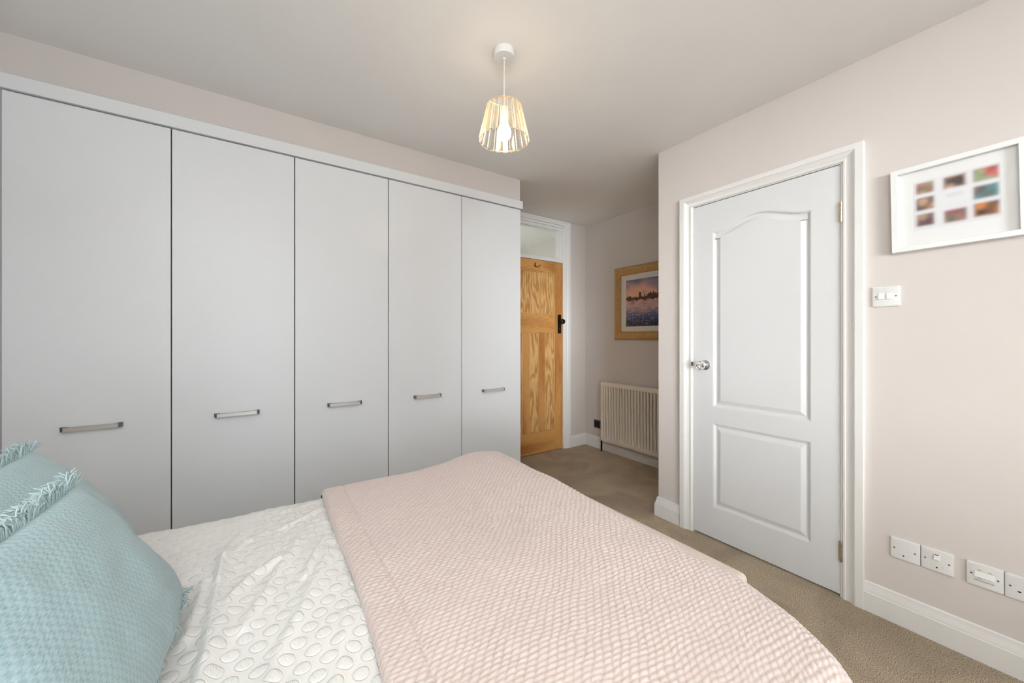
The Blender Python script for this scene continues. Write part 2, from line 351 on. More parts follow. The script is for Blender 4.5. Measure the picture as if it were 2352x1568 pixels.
# skirting boards (moulded)
SK = [(0, .126), (.005, .126), (.008, .1225), (.0085, .115), (.011, .103), (.0145, .093), (.0155, .087), (.0155, .0835), (.019, .0815), (.019, 0)]
def skirting(name, pts, label):   # pts: polyline on the floor, room on the left of the walking direction
    pts = [Vector((p[0], p[1])) for p in pts]; V = []; n = len(pts); K = len(SK)
    for i, p in enumerate(pts):
        ds = []
        if i > 0: ds.append((p-pts[i-1]).normalized())
        if i < n-1: ds.append((pts[i+1]-p).normalized())
        ns = [Vector((-d.y, d.x)) for d in ds]
        nn = ns[0] if len(ns) == 1 else (ns[0]+ns[1])/(1+ns[0].dot(ns[1]))
        for (d, z) in SK: V.append((p.x+nn.x*d, p.y+nn.y*d, z))
        V.append((p.x, p.y, 0))
    K += 1
    F = [(i*K+k, i*K+(k+1) % K, (i+1)*K+(k+1) % K, (i+1)*K+k) for i in range(n-1) for k in range(K)]
    F += [tuple(range(K))[::-1], tuple((n-1)*K+k for k in range(K))]
    o = mesh(name, V, F, trim_m); smooth_by_angle(o, .5); tag(o, label, 'skirting board', kind='structure'); return o
skirting('baseboard_right', [(XR, YF), (XR, .4985)], 'white moulded skirting board under the row of sockets')
skirting('baseboard_corner', [(XR, 1.3715), (XR, YC), (XA-.02, YC)], 'short white skirting board wrapping the wall corner beside the white door')
skirting('baseboard_alcove', [(XA, YC+.02), (XA, YB), (2.786, YB)], 'white skirting board running under the radiator to the pine door')
for o in (bpy.data.objects['baseboard_alcove'],):
    pass
skirting('baseboard_front', [(XL, YF), (XR-.02, YF)], 'white skirting board on the window wall')

# mitred architrave round an opening. plane: 'x' (on wall X=c facing -X) or 'y' (on wall Y=c facing -Y)
def architrave(name, plane, c, a0, a1, top, prof, parent, m=trim_m, wtop=1.):
    V = []
    for (wd_, d) in prof:
        wt = wd_*wtop
        for (a, z) in ((a0-wd_, 0), (a0-wd_, top+wt), (a1+wd_, top+wt), (a1+wd_, 0)):
            V.append((c-d, a, z) if plane == 'x' else (a, c-d, z))
    K = len(prof); F = [(k*4+i, (k+1)*4+i, (k+1)*4+i+1, k*4+i+1) for k in range(K-1) for i in range(3)]
    if plane == 'x': F = [f[::-1] for f in F]
    o = mesh(name, V, F, m, parent); o.location = -Vector(parent.location); smooth_by_angle(o, .35); return o

# ------------------------------------------------------------------ white panelled door (right)
d1 = thing('door_1', 'white wood-grain two-panel door with arched top panel and cut-glass knob', 'door', (XR, (DY0+DY1)/2, 0), kind='structure')
ARC = [(0, -.02), (0, .006), (.003, .010), (.008, .0115), (.011, .0115), (.013, .0085), (.024, .0095), (.034, .014), (.041, .0185), (.0435, .0185), (.0445, .0215), (.047, .0225), (.074, .0225), (.0765, .020), (.0765, 0)]
architrave('architrave', 'x', XR, DY0-.004, DY1+.004, DZ+.003, ARC, d1, wtop=.84)
# lining / stop inside the opening
child(MB().box((XR-.001, DY0-.006, 0), (XR+.09, DY0+.0045, DZ)).box((XR-.001, DY1-.0005, 0), (XR+.09, DY1+.006, DZ)).box((XR-.001, DY0, DZ-.0005), (XR+.09, DY1, DZ+.006)), 'door_lining', trim_m, d1)
LY0, LY1, LZ0, LZ1, LX = .5845, 1.2855, .011, 1.9905, XR+.0015
def inset(L, d):
    n = len(L); R = []
    for i in range(n):
        p0, p, p1 = Vector(L[i-1]), Vector(L[i]), Vector(L[(i+1) % n])
        a = (p-p0).normalized(); b = (p1-p).normalized(); na = Vector((-a.y, a.x)); nb = Vector((-b.y, b.x))
        nn = (na+nb)/(1+na.dot(nb)); R.append(p+nn*d)
    return R
MOULD = [(0, 0), (.0025, .0015), (.006, .0022), (.0085, .006), (.012, .0085), (.0165, .0095), (.021, .0092), (.030, .0060), (.040, .0022), (.0425, .0015), (.0445, .0015)]
PY0, PY1 = .694, 1.168
leaf = MB()
def arch_z(y):
    t = (y-(PY0+PY1)/2)/((PY1-PY0)/2); t = max(-1, min(1, t*1.04)); return 1.8165+.056*.5*(1+math.cos(PI*t))
NA = 40; ys = [PY0+(PY1-PY0)*i/NA for i in range(NA+1)]
# loops counter-clockwise in (y,z)
up_loop = [(PY0, .785), (PY1, .785)]+[(y, arch_z(y)) for y in ys[::-1]]
lo_loop = [(PY0, .1935), (PY1, .1935), (PY1, .687), (PY0, .687)]
P3 = lambda y, z, d=0: (LX+d, y, z)
def rect(y0, y1, z0, z1): leaf.add([P3(y0, z0), P3(y0, z1), P3(y1, z1), P3(y1, z0)], [(0, 1, 2, 3)])
rect(LY0, PY0, LZ0, LZ1); rect(PY1, LY1, LZ0, LZ1); rect(PY0, PY1, LZ0, .1935); rect(PY0, PY1, .687, .785)
for i in range(NA):
    leaf.add([P3(ys[i], arch_z(ys[i])), P3(ys[i], LZ1), P3(ys[i+1], LZ1), P3(ys[i+1], arch_z(ys[i+1]))], [(0, 1, 2, 3)])
for L in (up_loop, lo_loop):
    n = len(L); V = []; F = []
    for (d, dep) in MOULD: V += [P3(p[0], p[1], dep) for p in inset(L, d)]
    for k in range(len(MOULD)-1):
        for i in range(n): F.append((k*n+i, (k+1)*n+i, (k+1)*n+(i+1) % n, k*n+(i+1) % n))
    b = (len(MOULD)-1)*n
    if L is up_loop:
        # field: strips from the bottom edge to the arch
        F.append(tuple([b+i for i in range(n)][::-1]))
    else: F.append(tuple([b+i for i in range(n)][::-1]))
    leaf.add(V, F)
e = .034   # edges and back
leaf.add([P3(LY0, LZ0), P3(LY1, LZ0), P3(LY1, LZ1), P3(LY0, LZ1), P3(LY0, LZ0, e), P3(LY1, LZ0, e), P3(LY1, LZ1, e), P3(LY0, LZ1, e)], [(4, 5, 6, 7), (0, 4, 7, 3), (1, 2, 6, 5), (3, 7, 6, 2), (0, 1, 5, 4)])
lf = child(leaf, 'door_leaf', doorw_m, d1); smooth_by_angle(lf, .25)
# glass knob
ky, kz = 1.213, 1.029
kn = child(MB().lathe([(.031, 0), (.031, .002), (.029, .005), (.018, .008), (.011, .011), (.009, .020), (.010, .030), (.013, .034)], (LX, ky, kz), '-x', 32), 'knob_rose', chrome, d1); smooth_by_angle(kn, .6)
kb = MB()
prof = [(.012, .033), (.020, .037), (.0265, .045), (.0285, .053), (.0265, .061), (.019, .068), (.010, .0715)]
kb.lathe(prof, (LX, ky, kz), '-x', 10)
kb = child(kb, 'glass_knob', glassball_m, d1); tag(kb, 'faceted clear glass knob')
child(MB().box((XR-.0125, DY1+.001, kz-.008), (XR+.004, DY1+.0075, kz+.014)), 'strike_plate', nickel_end, d1)
for hz in (1.7725, .2105):
    h = MB(); L = .088; n = 5
    for i in range(n):
        z0 = hz-L/2+L/n*i+.0008; z1 = z0+L/n-.0016
        h.tube([(LX-.006, LY0-.006, z0), (LX-.006, LY0-.006, z1)], .0062, 12)
    h.tube([(LX-.006, LY0-.006, hz-L/2-.003), (LX-.006, LY0-.006, hz+L/2+.003)], .0035, 8)
    h.box((LX-.0015, LY0-.004, hz-L/2), (LX-.0002, LY0+.005, hz+L/2)).box((LX-.0024, LY0-.016, hz-L/2), (LX-.0008, LY0-.0075, hz+L/2))
    ho = child(h, 'hinge', brass, d1); smooth_by_angle(ho, .6)

# ------------------------------------------------------------------ pine door with transom (back)
d2 = thing('door_2', 'stripped pine four-panel door under a frosted transom light, half hidden by the wardrobe', 'door', ((BX0+BX1)/2, YB, 0), kind='structure')
BL0, BL1, BZ0, BZ1 = 1.9245, 2.6885, .008, 1.986
BARC = [(0, -.02), (0, .004), (.004, .010), (.012, .013), (.030, .015), (.046, .017), (.052, .021), (.060, .023), (.088, .023), (.092, .019), (.092, 0)]
# jamb and head; architrave meets the ceiling
architrave('architrave', 'y', YB, BX0, BX1, 2.385, BARC, d2, wtop=.48)
child(MB().box((BX0-.004, YB-.001, 0), (BX0+.004, YB+.09, 2.385)).box((BX1-.004, YB-.001, 0), (BX1+.004, YB+.09, 2.385)).box((BX0, YB-.001, 2.362), (BX1, YB+.09, 2.386)), 'door_lining', trim_m, d2)
# transom frame
tf = MB(); tz0, tz1 = 1.990, 2.362
tf.box((BX0+.004, YB+.004, tz0), (BX1-.004, YB+.06, tz0+.032)).box((BX0+.004, YB+.008, tz1-.034), (BX1-.004, YB+.06, tz1)).box((BX0+.004, YB+.008, tz0+.032), (BX0+.05, YB+.06, tz1-.034)).box((BX1-.058, YB+.008, tz0+.032), (BX1-.004, YB+.06, tz1-.034))
tf.box((BX1-.075, YB+.018, tz0+.0325), (BX1-.0585, YB+.03, tz1-.0345)).box((BX0+.05, YB+.018, tz0+.0325), (BX1-.0755, YB+.03, tz0+.042)).box((BX0+.05, YB+.018, tz1-.046), (BX1-.0755, YB+.03, tz1-.0345))
child(tf, 'transom_frame', trim_m, d2, bevel=.002)
tg = child(MB().box((BX0+.045, YB+.032, tz0+.025), (BX1-.055, YB+.037, tz1-.03)), 'transom_pane', obscure_m, d2); tag(tg, 'obscured textured glass pane')
# leaf: stiles and rails
yf = YB+.004
def leafpart(name, x0, x1, z0, z1, m, d0=0, d1_=.034, bv=.0015):
    return child(MB().box((x0, yf+d0, z0), (x1, yf+d1_, z1)), name, m, d2, bevel=bv)
ST = .1065
leafpart('stile', BL0, BL0+ST, BZ0, BZ1, pine_frame); leafpart('stile', BL1-ST, BL1, BZ0, BZ1, pine_frame)
xi0, xi1 = BL0+ST, BL1-ST
leafpart('top_rail', xi0, xi1, 1.872, BZ1, pine_rail); leafpart('lock_rail', xi0, xi1, 1.2434, 1.4311, pine_rail); leafpart('bottom_rail', xi0, xi1, BZ0, .222, pine_rail)
leafpart('muntin', 2.1665, 2.2474, .222, 1.2434, pine_frame); leafpart('muntin', 2.3674, 2.444, .222, 1.2434, pine_frame)
def panel(x0, x1, z0, z1):
    leafpart('panel', x0-.002, x1+.002, z0-.002, z1+.002, pine_panel, .013, .022, 0)
    b = MB(); wb = .009
    for (a, c, dz0, dz1) in ((x0, x0+wb, z0, z1), (x1-wb, x1, z0, z1)): b.box((a, yf+.003, dz0), (c, yf+.014, dz1))
    b.box((x0, yf+.003, z0), (x1, yf+.014, z0+wb)).box((x0, yf+.003, z1-wb), (x1, yf+.014, z1))
    child(b, 'panel_bead', pine_bead, d2, bevel=.004, seg=2)
panel(xi0, xi1, 1.4311, 1.872)
for a, b in ((xi0, 2.1665), (2.2474, 2.3674), (2.444, xi1)): panel(a, b, .222, 1.2434)
lp = MB().box((2.618, yf-.0035, 1.234), (2.666, yf, 1.4345)); child(lp, 'lock_plate', black_iron, d2, bevel=.0015)
k = MB().lathe([(.012, 0), (.009, .004), (.008, .022), (.016, .030), (.0265, .040), (.0285, .050), (.025, .060), (.014, .066), (.004, .067)], (2.645, yf-.003, 1.360), '-y', 28)
smooth_by_angle(child(k, 'door_knob', black_iron, d2), .8)
child(MB().lathe([(.005, 0), (.005, .0015), (.001, .002)], (2.643, yf-.0035, 1.285), '-y', 12), 'keyhole', nickel_end, d2)
hk = MB().box((2.312, yf-.003, 1.912), (2.322, yf, 1.95))
hk.tube([(2.317, yf-.002, 1.944), (2.312, yf-.02, 1.95), (2.300, yf-.03, 1.942), (2.298, yf-.026, 1.925), (2.308, yf-.012, 1.918), (2.320, yf-.006, 1.918)], .0042, 8)
hk.tube([(2.318, yf-.004, 1.918), (2.326, yf-.022, 1.908), (2.342, yf-.036, 1.910), (2.352, yf-.036, 1.925)], [.004, .004, .004, .006], 8)
hook = child(hk, 'coat_hook', simple('dark_brass', (92, 58, 26), .3, .9), d2); smooth_by_angle(hook, .8); tag(hook, 'small dark brass coat hook')
child(MB().lathe([(.009, 0), (.008, .002), (.002, .003)], (2.308, yf, 1.338), '-y', 14), 'wooden_plug', pine_frame, d2)

# ------------------------------------------------------------------ fitted wardrobe
wr = thing('fitted_wardrobe', 'long white fitted wardrobe with five tall flush doors', 'wardrobe', (.4, YB, 0))
XE, DW = 1.6975, .51355
child(MB().box((XE-5*DW+.002, YW+.0225, .0), (XE-.018, YB-.002, 2.2005)), 'carcass', ward_dark, wr)
child(MB().box((XE-.018, YW+.0215, 0), (XE, YB-.002, 2.2005)), 'end_panel', ward_m, wr, bevel=.001)
child(MB().box((XL+.001, YW+.012, 0), (XE-5*DW+.001, YW+.03, 2.2005)), 'scribe_strip', simple('grey_scribe', (176, 172, 178), .5), wr)
pel = child(MB().box((XL+.001, YW-.015, 2.2010), (1.7085, YB-.002, 2.2610)), 'cornice', ward_m, wr, bevel=.0015)
def handle(par, cx):
    P = [(-.0935, 0), (-.0935, .018), (-.090, .0245), (-.083, .0275), (.083, .0275), (.090, .0245), (.0935, .018), (.0935, 0), (.079, 0), (.0765, .012), (.070, .0185), (.060, .0205), (-.060, .0205), (-.070, .0185), (-.0765, .012), (-.079, 0)]
    V = []; n = len(P)
    for s in (-1, 1):
        for (x, d) in P:
            hz = .0062 if abs(x) < .065 else (.0072 if abs(x) < .08 else .0082)
            V.append((cx+x, YW-.001-d, .8035+s*hz))
    F = [(i, (i+1) % n, n+(i+1) % n, n+i) for i in range(n)]
    # caps as quads between outer and inner runs
    def cap(o, rev):
        q = [(0, 1, 14, 15), (1, 2, 13, 14), (2, 3, 12, 13), (3, 4, 11, 12), (4, 5, 10, 11), (5, 6, 9, 10), (6, 7, 8, 9)]
        return [tuple((j+o) for j in (f if not rev else f[::-1])) for f in q]
    F += cap(0, False)+cap(n, True)
    o = mesh('handle', V, F, [nickel, nickel_end], None)
    for p in o.data.polygons:
        c = sum((o.data.vertices[i].co.x for i in p.vertices), 0)/len(p.vertices)-cx
        p.material_index = 1 if abs(c) > .078 else 0
    b = o.modifiers.new('b', 'BEVEL'); b.width = .0016; b.segments = 2; b.limit_method = 'ANGLE'
    o.parent = par; o.location = -(Vector(wr.location)+Vector(par.location)); return o
ordn = ['first', 'second', 'third', 'fourth', 'fifth']
for i in range(5):
    x0 = XE-(5-i)*DW+.0023; x1 = x0+DW-.0046
    dr = MB().box((x0, YW, .06), (x1, YW+.019, 2.1965)).build('door', ward_m, None, bevel=.0012)
    dr.parent = wr; origin(dr, ((x0+x1)/2, YW, 0)); dr.location -= Vector(wr.location)
    handle(dr, (x0+x1)/2)
child(MB().box((XE-5*DW+.002, YW+.03, 0), (XE-.019, YW+.045, .06)), 'plinth', ward_m, wr)

# ------------------------------------------------------------------ radiator in the alcove
rx1, rx0 = XA-.03, XA-.092     # back, front (front face x = rx0)
rd = thing('radiator', 'white ribbed panel radiator on the alcove wall below the gold framed picture', 'radiator', (XA, 2.2, 0))
RY0, RY1, RZ0, RZ1 = 1.70, 2.708, .128, .727
PIT = .0347; prof = []; y = RY1-.014; prof.append((RY1, .003)); prof.append((RY1-.006, 0)); prof.append((y, 0))
yy = y
while yy-PIT > RY0+.01:
    for (f, d) in ((.14, 0), (.28, .012), (.54, .012), (.68, 0), (1., 0)): prof.append((yy-PIT*f, d))
    yy -= PIT
prof += [(RY0+.006, 0), (RY0, .003)]
zs = [(RZ0, 0), (RZ0+.028, 0), (RZ0+.040, 1), (RZ1-.045, 1), (RZ1-.036, 0), (RZ1-.004, 0), (RZ1, -.3)]
V = []; nP = len(prof)
for (z, k_) in zs:
    for (yv, d) in prof: V.append((rx0+(d*max(0, k_) if k_ >= 0 else .003), yv, z))
F = [(j*nP+i, j*nP+i+1, (j+1)*nP+i+1, (j+1)*nP+i) for j in range(len(zs)-1) for i in range(nP-1)]
rp = mesh('front_panel', V, F, rad_m); rp.parent = rd; rp.location = -Vector(rd.location); smooth_by_angle(rp, .9)
rb = MB().box((rx0+.012, RY0+.002, RZ0), (rx0+.02, RY1-.002, RZ1-.004)).box((rx1-.012, RY0+.01, RZ0+.01), (rx1, RY1-.01, RZ1-.01))
child(rb, 'back_panel', rad_m, rd)
child(MB().box((rx0, RY0, RZ0-.001), (rx0+.02, RY1, RZ0+.002)).box((rx0-.0015, RY0, RZ0-.006), (rx0+.004, RY1, RZ0)), 'lower_seam', rad_m, rd)
child(MB().box((rx0+.003, RY0-.002, RZ1-.003), (rx1+.004, RY1+.002, RZ1+.002)), 'top_grille', rad_m, rd, bevel=.001)
for a, b in ((RY1, RY1+.003), (RY0-.003, RY0)): child(MB().box((rx0+.002, a, RZ0+.02), (rx1+.002, b, RZ1)), 'side_cover', rad_m, rd, bevel=.001)
vp = MB().tube([(rx0+.035, RY1+.02, 0), (rx0+.035, RY1+.02, .115)], .009, 12).tube([(rx0+.035, RY1+.02, .10), (rx0+.035, RY1+.02, .165)], .011, 12).tube([(rx0+.035, RY1+.024, .15), (rx0+.035, RY1-.01, .15)], .008, 10)
smooth_by_angle(child(vp, 'valve_pipe', black_iron, rd), .8)
for a in (RY1-.2, RY0+.2): child(MB().box((rx1, a, .5), (XA-.001, a+.03, .6)), 'bracket', rad_m, rd)

# ------------------------------------------------------------------ wall plates
def plate(name, label, y, z, wall='x', size=.086, parts=(), m=plastic, group=None, cat='socket'):
    t = thing(name, label, cat, (XR, y, z) if wall == 'x' else (y, YB, z), group=group)
    s = size/2
    V = []; prof = [(s, 0), (s, .0055), (s-.0015, .0078), (s-.005, .0090)]
    def ring(h):
        r = .004; P = []
        for (cx, cy, a0) in ((h-r, h-r, 0), (-h+r, h-r, 90), (-h+r, -h+r, 180), (h-r, -h+r, 270)):
            for k in range(4): a = math.radians(a0+30*k); P.append((cx+r*math.cos(a), cy+r*math.sin(a)))
        return P
    L = 16
    for (h, d) in prof:
        for (a, b) in ring(h): V.append((-d, a, b) if wall == 'x' else (a, -d, b))
    F = [(k*L+i, k*L+(i+1) % L, (k+1)*L+(i+1) % L, (k+1)*L+i) for k in range(len(prof)-1) for i in range(L)]+[tuple((len(prof)-1)*L+i for i in range(L))]
    if wall == 'x': F = [f[::-1] for f in F]
    p = mesh('faceplate', V, F, m, t); smooth_by_angle(p, .5)
    return t
fx = -.0090
def disc(t, name, y, z, r, m, d=.0004, n=16):
    o = MB().lathe([(r, -.001), (r, d), (r*.6, d*.4)], (fx, y, z), '-x', n).build(name, m, t); return o
def rbox(t, name, y, z, wy, wz, m, d=.0015, bevel=.0006, tilt=0):
    mb = MB().box((fx-d, y-wy/2, z-wz/2), (fx+.002, y+wy/2, z+wz/2))
    if tilt:
        mb.V = [(v[0]+(tilt*((v[2]-z)/(wz/2)) if v[0] < fx else 0), v[1], v[2]) for v in mb.V]
    return mb.build(name, m, t, bevel=bevel)
def text(t, s, y, z, size, m, squash=1.):
    cu = bpy.data.curves.new('t', 'FONT'); cu.body = s; cu.size = size; cu.align_x = 'CENTER'; cu.align_y = 'CENTER'; cu.extrude = .00012
    o = bpy.data.objects.new('tmp', cu); C.objects.link(o); dg = bpy.context.evaluated_depsgraph_get(); dg.update()
    me = bpy.data.meshes.new_from_object(o.evaluated_get(dg)); bpy.data.objects.remove(o)
    me.transform(Matrix(((0, 0, -1, 0), (-1, 0, 0, 0), (0, 1, 0, 0), (0, 0, 0, 1))))
    me.materials.clear(); me.materials.append(m)
    q = bpy.data.objects.new('lettering', me); C.objects.link(q); q.parent = t; q.location = (fx-.0002, y, z); return q
sw = plate('light_switch', 'white double-rocker light switch beside the white door frame', .4300, 1.3700, cat='light switch')
for yy_ in (.0315, -.0305): disc(sw, 'screw', yy_, 0, .0030, simple('screw_cap_grey', (110, 106, 102), .5))
for yy_ in (.0145, -.0105): rbox(sw, 'rocker', yy_, .001, .0170, .0275, plastic2, .0035, .001, .0022)
pA = plate('fused_spur', 'white unswitched connection plate, leftmost of the row of sockets', .3736, .3138, group=None)
for (a, b) in ((.0310, .000), (-.0285, .000)): disc(pA, 'screw', a, b, .0029, screw_m)
disc(pA, 'flex_outlet', .004, -.0235, .0027, dark_hole)
for a in (.0165, -.0095): rbox(pA, 'fuse_cover_edge', a, -.0195, .0006, .012, simple('edge_grey', (178, 172, 164), .5), .0003, 0)
pB = plate('switched_spur', 'white switched connection plate with a red-marked rocker', .2855, .3150)
for (a, b) in ((.0310, .000), (-.0315, .000)): disc(pB, 'screw', a, b, .0029, screw_m)
disc(pB, 'flex_outlet', .000, -.0255, .0027, dark_hole)
rbox(pB, 'rocker', -.0002, .0155, .0165, .0215, plastic2, .0038, .001, .0026)
rbox(pB, 'red_mark', -.0002, .0247, .0110, .0022, red_m, .0043, 0)
for a in (.0145, -.0155): rbox(pB, 'fuse_cover_edge', a, -.0195, .0006, .012, simple('edge_grey2', (178, 172, 164), .5), .0003, 0)
pC = plate('fan_isolator', 'white isolator switch plate with a wide rocker and lettering', .1690, .3145, cat='switch')
for (a, b) in ((.0305, .001), (-.0310, .001)): disc(pC, 'screw', a, b, .0029, screw_m)
rbox(pC, 'rocker', 0, .0035, .047, .0195, plastic2, .0034, .001, .002)
text(pC, 'OFF', .0105, .0185, .0058, ink_m); text(pC, 'ON', -.0125, .0190, .0052, ink_m)
text(pC, 'OFF', .0115, -.0125, .0050, ink_m); text(pC, 'FAN ISOLATOR', .0005, -.0195, .0068, ink_m); text(pC, '.', -.012, -.0125, .005, ink_m)
pD = plate('wall_socket', 'white unswitched three-pin wall socket at the right end of the row', .0810, .3140)
for (a, b) in ((.0310, .001), (-.0310, .001)): disc(pD, 'screw', a, b, .0029, screw_m)
rbox(pD, 'earth_pin_hole', 0, .0105, .0042, .0085, dark_hole, .0002, 0)
for a in (.0115, -.0115): rbox(pD, 'pin_hole', a, -.0115, .0075, .0042, dark_hole, .0002, 0)
# alcove plates
sp_ = thing('blank_plate', 'small white painted-over plate on the wall beside the pine door', 'switch', (2.893, YB, 1.366))
MB().box((-.033, -.007, -.041), (.033, 0, .041)).build('faceplate', paint('painted_plate', (214, 206, 200), .6), sp_, bevel=.003)
for a in (-.021, .021): MB().lathe([(.0026, -.001), (.0026, .0005), (.001, .0006)], (a, -.007, .010), '-y', 10).build('screw', ink_m, sp_)
bs = thing('black_wall_plate', 'dark framed black wall plate beside the radiator', 'socket', (XA, 2.838, .256))
MB().box((-.008, -.043, -.043), (0, .043, .043)).build('frame', simple('dark_chrome', (88, 82, 80), .3, .8), bs, bevel=.0015)
MB().box((-.0105, -.028, -.030), (-.006, .028, .030)).build('insert', black_iron, bs, bevel=.001)

# ------------------------------------------------------------------ pictures
def frame_prism(name, parent, y0, y1, z0, z1, prof, m):   # y0>y1; profile (inset, proud)
    V = []
    for (i_, d) in prof:
        for (y, z) in ((y0-i_, z0+i_), (y0-i_, z1-i_), (y1+i_, z1-i_), (y1+i_, z0+i_)): V.append((-d, y, z))
    K = len(prof); F = [(k*4+i, k*4+(i+1) % 4, (k+1)*4+(i+1) % 4, (k+1)*4+i) for k in range(K-1) for i in range(4)]
    o = mesh(name, V, F, m, parent); smooth_by_angle(o, .5); return o
PWC, PZC = 2.1385, 1.531
gp = thing('gold_framed_painting', 'gold framed painting of a river and city skyline at dusk on the alcove wall', 'picture', (XA, PWC, PZC))
hw, hh = .4545, .3625
frame_prism('frame', gp, hw, -hw, -hh, hh, [(0, 0), (0, .012), (.006, .020), (.016, .028), (.026, .032), (.034, .032), (.060, .022), (.070, .018), (.072, .022), (.079, .022), (.084, .013), (.084, .004)], gold_m)
MB().box((-.009, -hw+.08, -hh+.08), (-.004, hw-.08, hh-.08)).build('mount', mat_card, gp)
def skyline(u, v):   # u 0..1 left to right, v 0..1 top to bottom
    mixc = lambda a, b, t: a*(1-t[..., None])+b*t[..., None]
    c = lambda *x: np.array(lin(x)); z = np.zeros_like(u)
    n1 = vnoise(u*9, v*14, 1); n2 = vnoise(u*40, v*90, 2); n3 = vnoise(u*70+5, v*30, 3); n4 = vnoise(u*16, v*70, 5)
    sky = mixc(c(112, 122, 158)+z[..., None], c(232, 178, 150)+z[..., None], np.clip((v-.02+.20*(n1-.4)-.10*(u-.3))/.26, 0, 1))
    sky = mixc(sky, c(236, 196, 172)+z[..., None], np.clip((v-.25)/.2, 0, 1)*n1)
    wat = mixc(c(214, 170, 156)+z[..., None], c(70, 86, 136)+z[..., None], np.clip((v-.60+.22*(n4-.5))/.14, 0, 1))
    wat = mixc(wat, c(150, 156, 190)+z[..., None], np.clip((n4-.62)*5, 0, 1)*.7)
    wat = mixc(wat, c(24, 24, 46)+z[..., None], np.clip((v-.80+.35*(n2-.5))/.15, 0, 1))
    wat = mixc(wat, c(190, 180, 150)+z[..., None], np.clip((vnoise(u*60, v*160, 8)-.82)*8, 0, 1)*np.clip((v-.72)*4, 0, 1))
    img = np.where((v < .42)[..., None], sky, wat)
    top = .395-.03*vnoise(u*26, z, 7)-.02*(vnoise(u*70, z, 9) > .5)
    top = np.where((u > .39) & (u < .56), .345-.035*vnoise(u*45, z, 11), top)
    def tower(top, x, w_, h, sp=0):
        d = np.abs(u-x); t = np.where(d < w_, h, 1.); t = np.where(d < w_*.35, h-sp, t); return np.minimum(top, t)
    top = tower(top, .265, .022, .285, .012); top = tower(top, .35, .009, .33, .05); top = tower(top, .41, .007, .34, .02); top = tower(top, .455, .012, .30, .01); top = tower(top, .505, .012, .295, .01)
    top = tower(top, .583, .017, .262, .07); top = tower(top, .66, .02, .33); top = tower(top, .8, .03, .34)
    bl = (v > top) & (v < .435)
    img = np.where(bl[..., None], mixc(c(112, 62, 54)+z[..., None], c(56, 34, 40)+z[..., None], n3), img)
    br = (v > .405+.01*np.sin(u*20)) & (v < .47) & ((np.abs(((u*7.2) % 1)-.5) < .36) & (v < .405+.055*(1-(np.abs(((u*7.2) % 1)-.5)/.36)**2)) | (v < .418))
    img = np.where(br[..., None], mixc(c(40, 34, 36)+z[..., None], c(76, 60, 56)+z[..., None], n3), img)
    rf = np.clip(np.exp(-((u-.13)/.05)**2)+.9*np.exp(-((u-.36)/.06)**2)+np.exp(-((u-.585)/.02)**2), 0, 1)*np.clip((.58-v)/.12, 0, 1)*(v > .44)*(n4 > .42)
    img = mixc(img, c(112, 72, 70)+z[..., None], rf*.75)
    ck = (np.hypot((u-.583)/.010, (v-.30)/.014) < 1); img = np.where(ck[..., None], c(240, 214, 180)+z[..., None], img)
    return img
NU, NV = 230, 170
U, Vv = np.meshgrid(np.linspace(0, 1, NU), np.linspace(0, 1, NV))
iw, ih = .62/2, .4555/2
P = np.stack([np.full_like(U, -.0096), iw-U*2*iw, ih-.003-Vv*2*ih], -1)
grid_mesh('painted_image', P, None, print_m, gp, col=skyline(U, Vv), flip=True)
MB().box((-.0120, -hw+.082, -hh+.082), (-.0112, hw-.082, hh-.082)).build('glazing', pane_m, gp)

fy, fz = .2415, 1.7195
wp = thing('white_framed_photos', 'white box frame of small family photos on the right wall above the sockets', 'picture', (XR, fy, fz))
wp.rotation_euler = (math.radians(-.9), 0, 0)
hw, hh = .1700, .1705
frame_prism('frame', wp, hw, -hw, -hh, hh, [(0, 0), (0, .026), (.0015, .028), (.0195, .028), (.021, .026), (.021, .006)], white_frame_m)
MB().box((-.010, -hw+.02, -hh+.02), (-.004, hw-.02, hh-.02)).build('mount', white_frame_m, wp)
NU, NV = 150, 130
U, Vv = np.meshgrid(np.linspace(0, 1, NU), np.linspace(0, 1, NV))
col = np.ones((NV, NU, 3))*np.array(lin((226, 226, 228)))
cells = [((.03, .25), (.05, .27), [(150, 160, 120), (170, 90, 90)]), ((.03, .25), (.35, .60), [(190, 150, 120), (60, 50, 55)]), ((.03, .25), (.68, .92), [(170, 140, 110), (110, 80, 90)]),
         ((.37, .63), (.05, .28), [(216, 172, 148), (80, 62, 58)]), ((.37, .63), (.70, .94), [(120, 130, 100), (190, 100, 120)]),
         ((.71, .98), (.04, .28), [(150, 160, 120), (200, 90, 86)]), ((.71, .98), (.36, .60), [(90, 150, 150), (120, 80, 80)]), ((.71, .98), (.68, .93), [(216, 130, 50), (60, 50, 44)])]
sm = lambda x, e=.035: 1/(1+np.exp(-np.clip(x/e*3, -30, 30)))
for j, ((a, b), (c0, c1), cc) in enumerate(cells):
    mk = sm(U-a)*sm(b-U)*sm(Vv-c0)*sm(c1-Vv)
    t = np.clip(vnoise(U*9+j*3, Vv*7, 20+j)*1.6-.3, 0, 1); t2 = np.clip(vnoise(U*11+j, Vv*12, 40+j)*1.4-.4, 0, 1)
    A = np.array(lin(cc[0]))*(1-t[..., None])+np.array(lin(cc[1]))*t[..., None]; A = A*(1-.4*t2[..., None])
    col = col*(1-mk[..., None])+A*mk[..., None]
col *= (1-.10*(sm(U-.40)*sm(.6-U)*sm(Vv-.38)*sm(.45-Vv)))[..., None]
P = np.stack([np.full_like(U, -.0106), .1050-U*.2150, .1080-Vv*.200], -1)
grid_mesh('photo_print', P, None, print_m, wp, col=col, flip=True)
